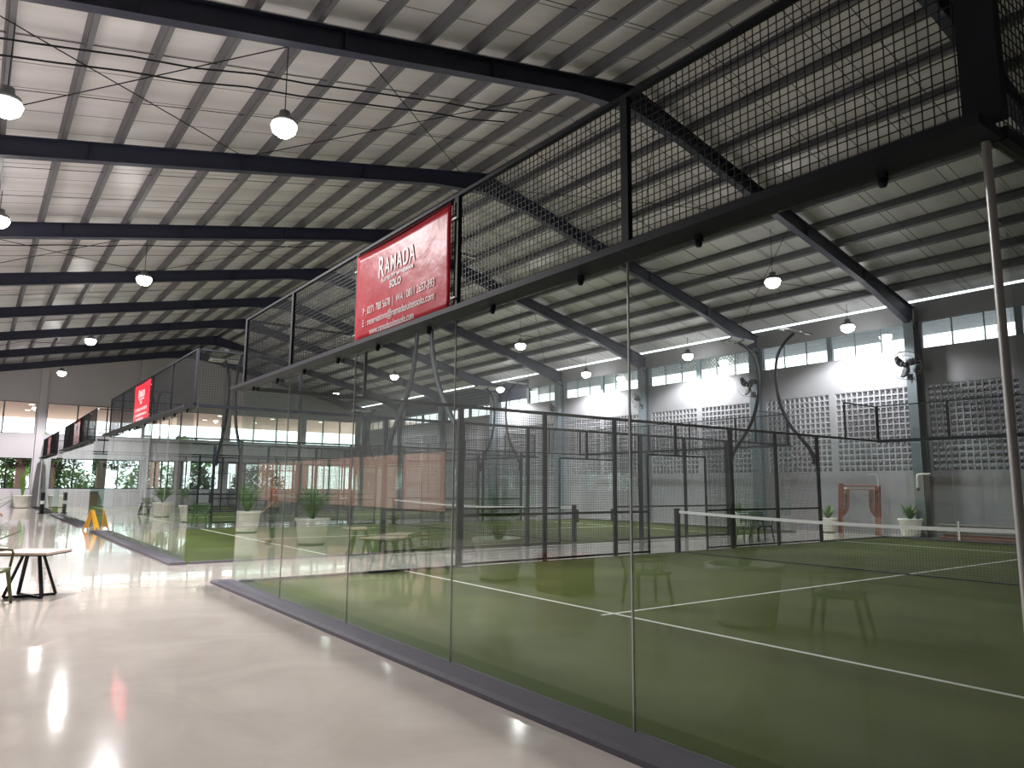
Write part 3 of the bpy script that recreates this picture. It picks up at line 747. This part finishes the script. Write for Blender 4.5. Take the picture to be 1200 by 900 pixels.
# ------------------------------------------------------------------ pipe stack by the wall
for j, (z, c, lab) in enumerate(((.04, 'rust', 'rusty red pipe lying lowest in the stack by the block wall'), (.12, 'rust', 'rusty red pipe, second from the floor in the stack by block wall'), (.22, 'pipe', 'dark steel pipe, middle of the stack by the block wall'), (.32, 'pipe', 'dark steel pipe, second from the top of the wall stack'), (.42, 'pipe', 'dark steel pipe on top of the stack by the block wall'))):
    m = MB().tube([(24.1 + .02 * (j % 2), 4.2, z), (24.1 + .02 * (j % 2), 10.45 - .12 * (j % 2), z)], .036, 10); m.tube([(24.1 + .02 * (j % 2), 10.35, z), (24.1 + .02 * (j % 2), 10.41 - .12 * (j % 2) + .08, z)], .042, 10)
    tag(m.build('steel_pipe', M[c]), lab, 'pipe', 'pipes stacked by the block wall')
t = thing('pipe_rack', 'dark steel rack with white end stake holding the stacked pipes', 'rack', (24.2, 8, 0))
m = MB()
for y in (5., 7.6, 10.): m.bar((24.22, y, 0), (24.22, y, .56), .03, .03).bar((24.03, y, .52), (24.22, y, .52), .02, .02)
m.build('rack_frame', M['pipe'], t); MB().bar((24.0, 9.9, 0), (24.0, 9.9, .56), .05, .04).build('stake', M['white'], t)
# white pipe elbow and switch box on the wall
t = thing('pipe_elbow', 'short white pipe elbow on the steel column above the potted plant', 'pipe', (24.2, 11.0, 1.9))
MB().tube([(24.27, 10.72, 1.98), (24.2, 10.95, 1.98), (24.18, 11.06, 1.96), (24.18, 11.08, 1.86), (24.18, 11.08, 1.55)], .03, 10).build('elbow_pipe', M['white'], t)
MB().lathe((24.18, 11.08, 1.45), [(0, 0), (.045, .01), (.045, .1), (0, .1)], 12).build('pipe_end', M['black'], t)
t = thing('switch_box', 'small white switch box on the block wall beside scaffold frames', 'switch box', (24.68, 13.85, 1.45))
MB().box(24.62, 24.695, 13.7, 13.95, 1.36, 1.54).build('box_body', M['white'], t, bevel=.01); MB().box(24.612, 24.62, 13.76, 13.84, 1.41, 1.49).build('switch', M['lampgrey'], t)

# ------------------------------------------------------------------ far end things
t = thing('wooden_counter', 'brown wooden counter below the far wall window', 'counter', (5.6, 53.7, 0))
MB().box(4.75, 6.5, 53.42, 53.95, 0, .92).build('counter_body', M['wood'], t)
m = MB()
for k in range(5): m.box(4.78 + k * .345, 5.08 + k * .345, 53.405, 53.42, .08, .86)
m.build('front_panel', M['wood'], t); MB().box(4.7, 6.55, 53.38, 53.97, .92, .96).build('worktop', M['black'], t)
t = thing('bollard', 'black and white post standing at the farthest court corner', 'post', (2.85, 42.9, 0))
MB().tube([(2.85, 42.9, .03), (2.85, 42.9, .45)], .09, 14).tube([(2.85, 42.9, .62), (2.85, 42.9, 1.02)], .09, 14).build('dark_section', M['black'], t)
MB().tube([(2.85, 42.9, .45), (2.85, 42.9, .62)], .085, 14).build('white_band', M['white'], t); MB().lathe((2.85, 42.9, 0), [(.16, 0), (.16, .03), (0, .035)], 16).build('base', M['black'], t)

# ------------------------------------------------------------------ person on the walkway (seen as a reflection in the glass)
def skin_mesh(name, verts, edges, radii, material, parent, sub=1):
    me = bpy.data.meshes.new(name); me.from_pydata(verts, edges, []); o = bpy.data.objects.new(name, me); COL.objects.link(o); o.parent = parent
    me.materials.append(material); m = o.modifiers.new('skin', 'SKIN'); m.use_smooth_shade = True
    for i, sv in enumerate(me.skin_vertices[0].data): r = radii[i]; sv.radius = r if isinstance(r, tuple) else (r, r); sv.use_root = (i == 0)
    s_ = o.modifiers.new('sub', 'SUBSURF'); s_.levels = sub; s_.render_levels = sub + 1
    return o
def chain(V, E, R, start, pts):
    p = start
    for q, r in pts: V.append(q); R.append(r); E.append((p, len(V) - 1)); p = len(V) - 1
    return p
pr_ = local(thing('person', 'person standing in brown orange shirt and dark trousers, reflected in the glass', 'person', (.27, 19.2, 0), None, -1.2))
V, E, Rr = [(0, 0, .93)], [], [(.15, .105)]
sp = chain(V, E, Rr, 0, [((0, -.01, 1.08), (.135, .095)), ((0, .0, 1.25), (.155, .105)), ((0, 0, 1.36), (.15, .09))])
nk = chain(V, E, Rr, sp, [((0, .01, 1.43), .058), ((0, .02, 1.49), .055), ((0, .03, 1.57), (.078, .092)), ((0, .03, 1.64), (.072, .09)), ((0, .025, 1.69), .045)])
for s in (-1, 1):
    kn = chain(V, E, Rr, 0, [((s * .09, 0, .85), (.095, .10)), ((s * .10, .015, .48), .06), ((s * .10, -.01, .30), .055), ((s * .10, -.02, .09), .038), ((s * .105, .06, .045), (.04, .032)), ((s * .115, .16, .035), (.04, .025))])
    e = chain(V, E, Rr, sp, [((s * .16, 0, 1.36), .06), ((s * .20, -.01, 1.30), .052), ((s * .235, -.03, 1.08), .04), ((s * .22, .10, .93), .032), ((s * .20, .17, .87), (.03, .02))])
    hb = Vector(V[e])
    for k, (dx, l) in enumerate(((-.03, .065), (-.01, .078), (.01, .074), (.028, .058))):
        chain(V, E, Rr, e, [(tuple(hb + Vector((dx, .035, -.03))), .010), (tuple(hb + Vector((dx * 1.05, .035 + l * .5, -.06))), .009), (tuple(hb + Vector((dx * 1.05, .025 + l * .6, -.10))), .008)])
    chain(V, E, Rr, e, [(tuple(hb + Vector((-s * .035, .01, .0))), .012), (tuple(hb + Vector((-s * .055, .045, -.015))), .010)])
skin_mesh('body', V, E, Rr, M['skin'], pr_, 1)
V, E, Rr = [(0, 0, .95)], [], [(.172, .125)]
sp = chain(V, E, Rr, 0, [((0, -.01, 1.1), (.16, .118)), ((0, 0, 1.26), (.175, .125)), ((0, 0, 1.37), (.165, .105)), ((0, .008, 1.42), .072)])
for s in (-1, 1): chain(V, E, Rr, 3, [((s * .165, 0, 1.365), .075), ((s * .205, -.01, 1.29), .068), ((s * .225, -.02, 1.14), .06)])
skin_mesh('shirt', V, E, Rr, M['shirt'], pr_, 1)
V, E, Rr = [(0, 0, .95)], [], [(.165, .12)]
for s in (-1, 1): chain(V, E, Rr, 0, [((s * .092, 0, .84), (.11, .115)), ((s * .10, .012, .48), .078), ((s * .10, -.01, .28), .07), ((s * .10, -.018, .10), .06)])
skin_mesh('trousers', V, E, Rr, M['trouser'], pr_, 1)
V, E, Rr = [(0, .005, 1.63)], [], [(.083, .09)]
chain(V, E, Rr, 0, [((0, .01, 1.70), (.06, .075))]); skin_mesh('hair', V, E, Rr, M['hair'], pr_, 1)
fc = MB()
for s in (-1, 1): fc.lathe((s * .032, .112, 1.60), [(0, -.008), (.008, 0), (0, .008)], 8, 'y')
fc.build('eyes', M['black'], pr_)
fc = MB().prism([(-.012, .118, 1.56), (.012, .118, 1.56), (0, .12, 1.60)], (0, 1, 0), .018); fc.build('nose', M['skin'], pr_)
for s in (-1, 1): MB().lathe((s * .10, .05, .0), [(.05, .0), (.052, .03), (.03, .07), (0, .075)], 12).build('shoe', M['black'], pr_)

# ------------------------------------------------------------------ outside
struct('ground_outside', MB().box(-60, 90, YF + .25, 150, -.15, -.02), M['lawn'])
struct('path_outside', MB().box(-60, 90, YF + .3, 80, -.02, 0), M['ground'])
struct('terrace_ground', MB().box(-60, XL - .2, -30, YF, -.15, -.02), M['ground'])
sf = struct('canopy_ceiling', MB().box(-20, 40, YF + .3, 69.5, 6.62, 6.8), M['soffit'])
dl = MB()
for x in range(-6, 26, 4):
    for y in (57.5, 62.): dl.lathe((x + .7, y, 6.61), [(0, 0), (.16, 0), (.16, .01)], 12)
dl.build('downlight', M['downlight'], sf)
pm = MB()
for x in (-4.2, 2.2, 6.9, 11.8, 16.4, 21.5): pm.box(x, x + .55, 58., 58.55, 0, 3.5)
pm.box(-20, 40, 57.95, 58.6, 3.5, 3.85)
struct('terrace_columns', pm, M['pink'])
def bush(loc, rx, ry, rz, n, leafm, label, seed, name='garden_bush', cat='bush', trunk=0, size=.16):
    rnd = random.Random(seed); t = local(thing(name, label, cat, loc, None))
    m = MB()
    for i in range(n):
        a, b = rnd.uniform(0, 2 * PI), math.acos(rnd.uniform(-1, 1)); q = rnd.uniform(.55, 1) ; p = Vector((rx * q * math.sin(b) * math.cos(a), ry * q * math.sin(b) * math.sin(a), trunk + rz + rz * q * math.cos(b)))
        d = Vector((rnd.uniform(-1, 1), rnd.uniform(-1, 1), rnd.uniform(-.7, .7))).normalized(); e = d.cross(Vector((rnd.uniform(-1, 1), rnd.uniform(-1, 1), 1))).normalized(); s = size * rnd.uniform(.6, 1.4)
        m.add([p - d * s, p + e * s * .45, p + d * s, p - e * s * .45], [(0, 1, 2, 3)])
    m.build('foliage', M[leafm], t)
    tk = MB()
    for k in range(3): tk.tube([(.1 * k - .1, 0, 0), (.25 * k - .25, .1 * k, trunk + rz)], .05 + .02 * trunk, 7)
    tk.build('trunk', M['bark'], t)
    return t
bl = [(-5, 64.2, 3, 1.4, 1.5, 'leaf3', 'bright green bush behind the leftmost far window'), (1.0, 65, 2.2, 1.3, 1.3, 'leaf3', 'bright green bush seen through the far window beside the pot'), (4.8, 62.8, 1.4, 1.2, 1.5, 'leaf', 'mid green bush behind the wooden counter window'), (7.8, 64.5, 2, 1.2, 1.6, 'leaf3', 'bright green bush behind the second court window'), (11., 63.5, 1.6, 1.2, 1.4, 'leaf3', 'bright bush between the salmon columns outside'), (14.6, 65, 2.0, 1.3, 1.5, 'leaf', 'green bush outside the dark window panes'), (20.2, 65, 2.4, 1.3, 1.5, 'leaf3', 'bright bush outside near the block wall corner')]
for i, (x, y, rx, ry, rz, lm, lab) in enumerate(bl): bush((x, y, 0), rx, ry, rz * 1.05, 2200, lm, lab, 40 + i)
for i, (x, y, lab) in enumerate(((-1.2, 57.4, 'dark hanging foliage over the leftmost far window'), (2.0, 57.8, 'dark hanging foliage above the far potted plant'), (5.5, 57.4, 'dark hanging foliage above the counter window'), (8.6, 57.6, 'dark round hanging foliage beside the salmon column'))):
    t = bush((x, y, 2.35), 1.5, .6, .42, 700, 'leaf2', lab, 70 + i, 'hanging_plant', 'hanging plant', .05, .10)
for i, (x, y, h, lab) in enumerate(((6, 84, 5, 'tall pale green tree beyond the upper far windows'), (18, 88, 5.5, 'tall tree beyond the upper windows near the block wall'))):
    bush((x, y, 0), 4.5, 3.5, 2.3, 1500, 'leaf3', lab, 90 + i, 'garden_tree', 'tree', h - 3.2, .35)

# ------------------------------------------------------------------ world and colour management
w = bpy.data.worlds.new('overcast_sky'); S.world = w; w.use_nodes = True
bg = w.node_tree.nodes['Background']; bg.inputs[0].default_value = (.92, .97, 1., 1); bg.inputs[1].default_value = 4.0
S.view_settings.view_transform = 'Standard'; S.view_settings.look = 'None'; S.view_settings.gamma = 1; S.view_settings.use_curve_mapping = False
S.view_settings.exposure = 0.25
cy = S.cycles
cy.use_denoising = True; cy.max_bounces = 12; cy.diffuse_bounces = 4; cy.glossy_bounces = 5; cy.transmission_bounces = 4; cy.transparent_max_bounces = 40
cy.caustics_reflective = False; cy.caustics_refractive = False; cy.sample_clamp_indirect = 6.
try: cy.denoiser = 'OPENIMAGEDENOISE'
except Exception: pass
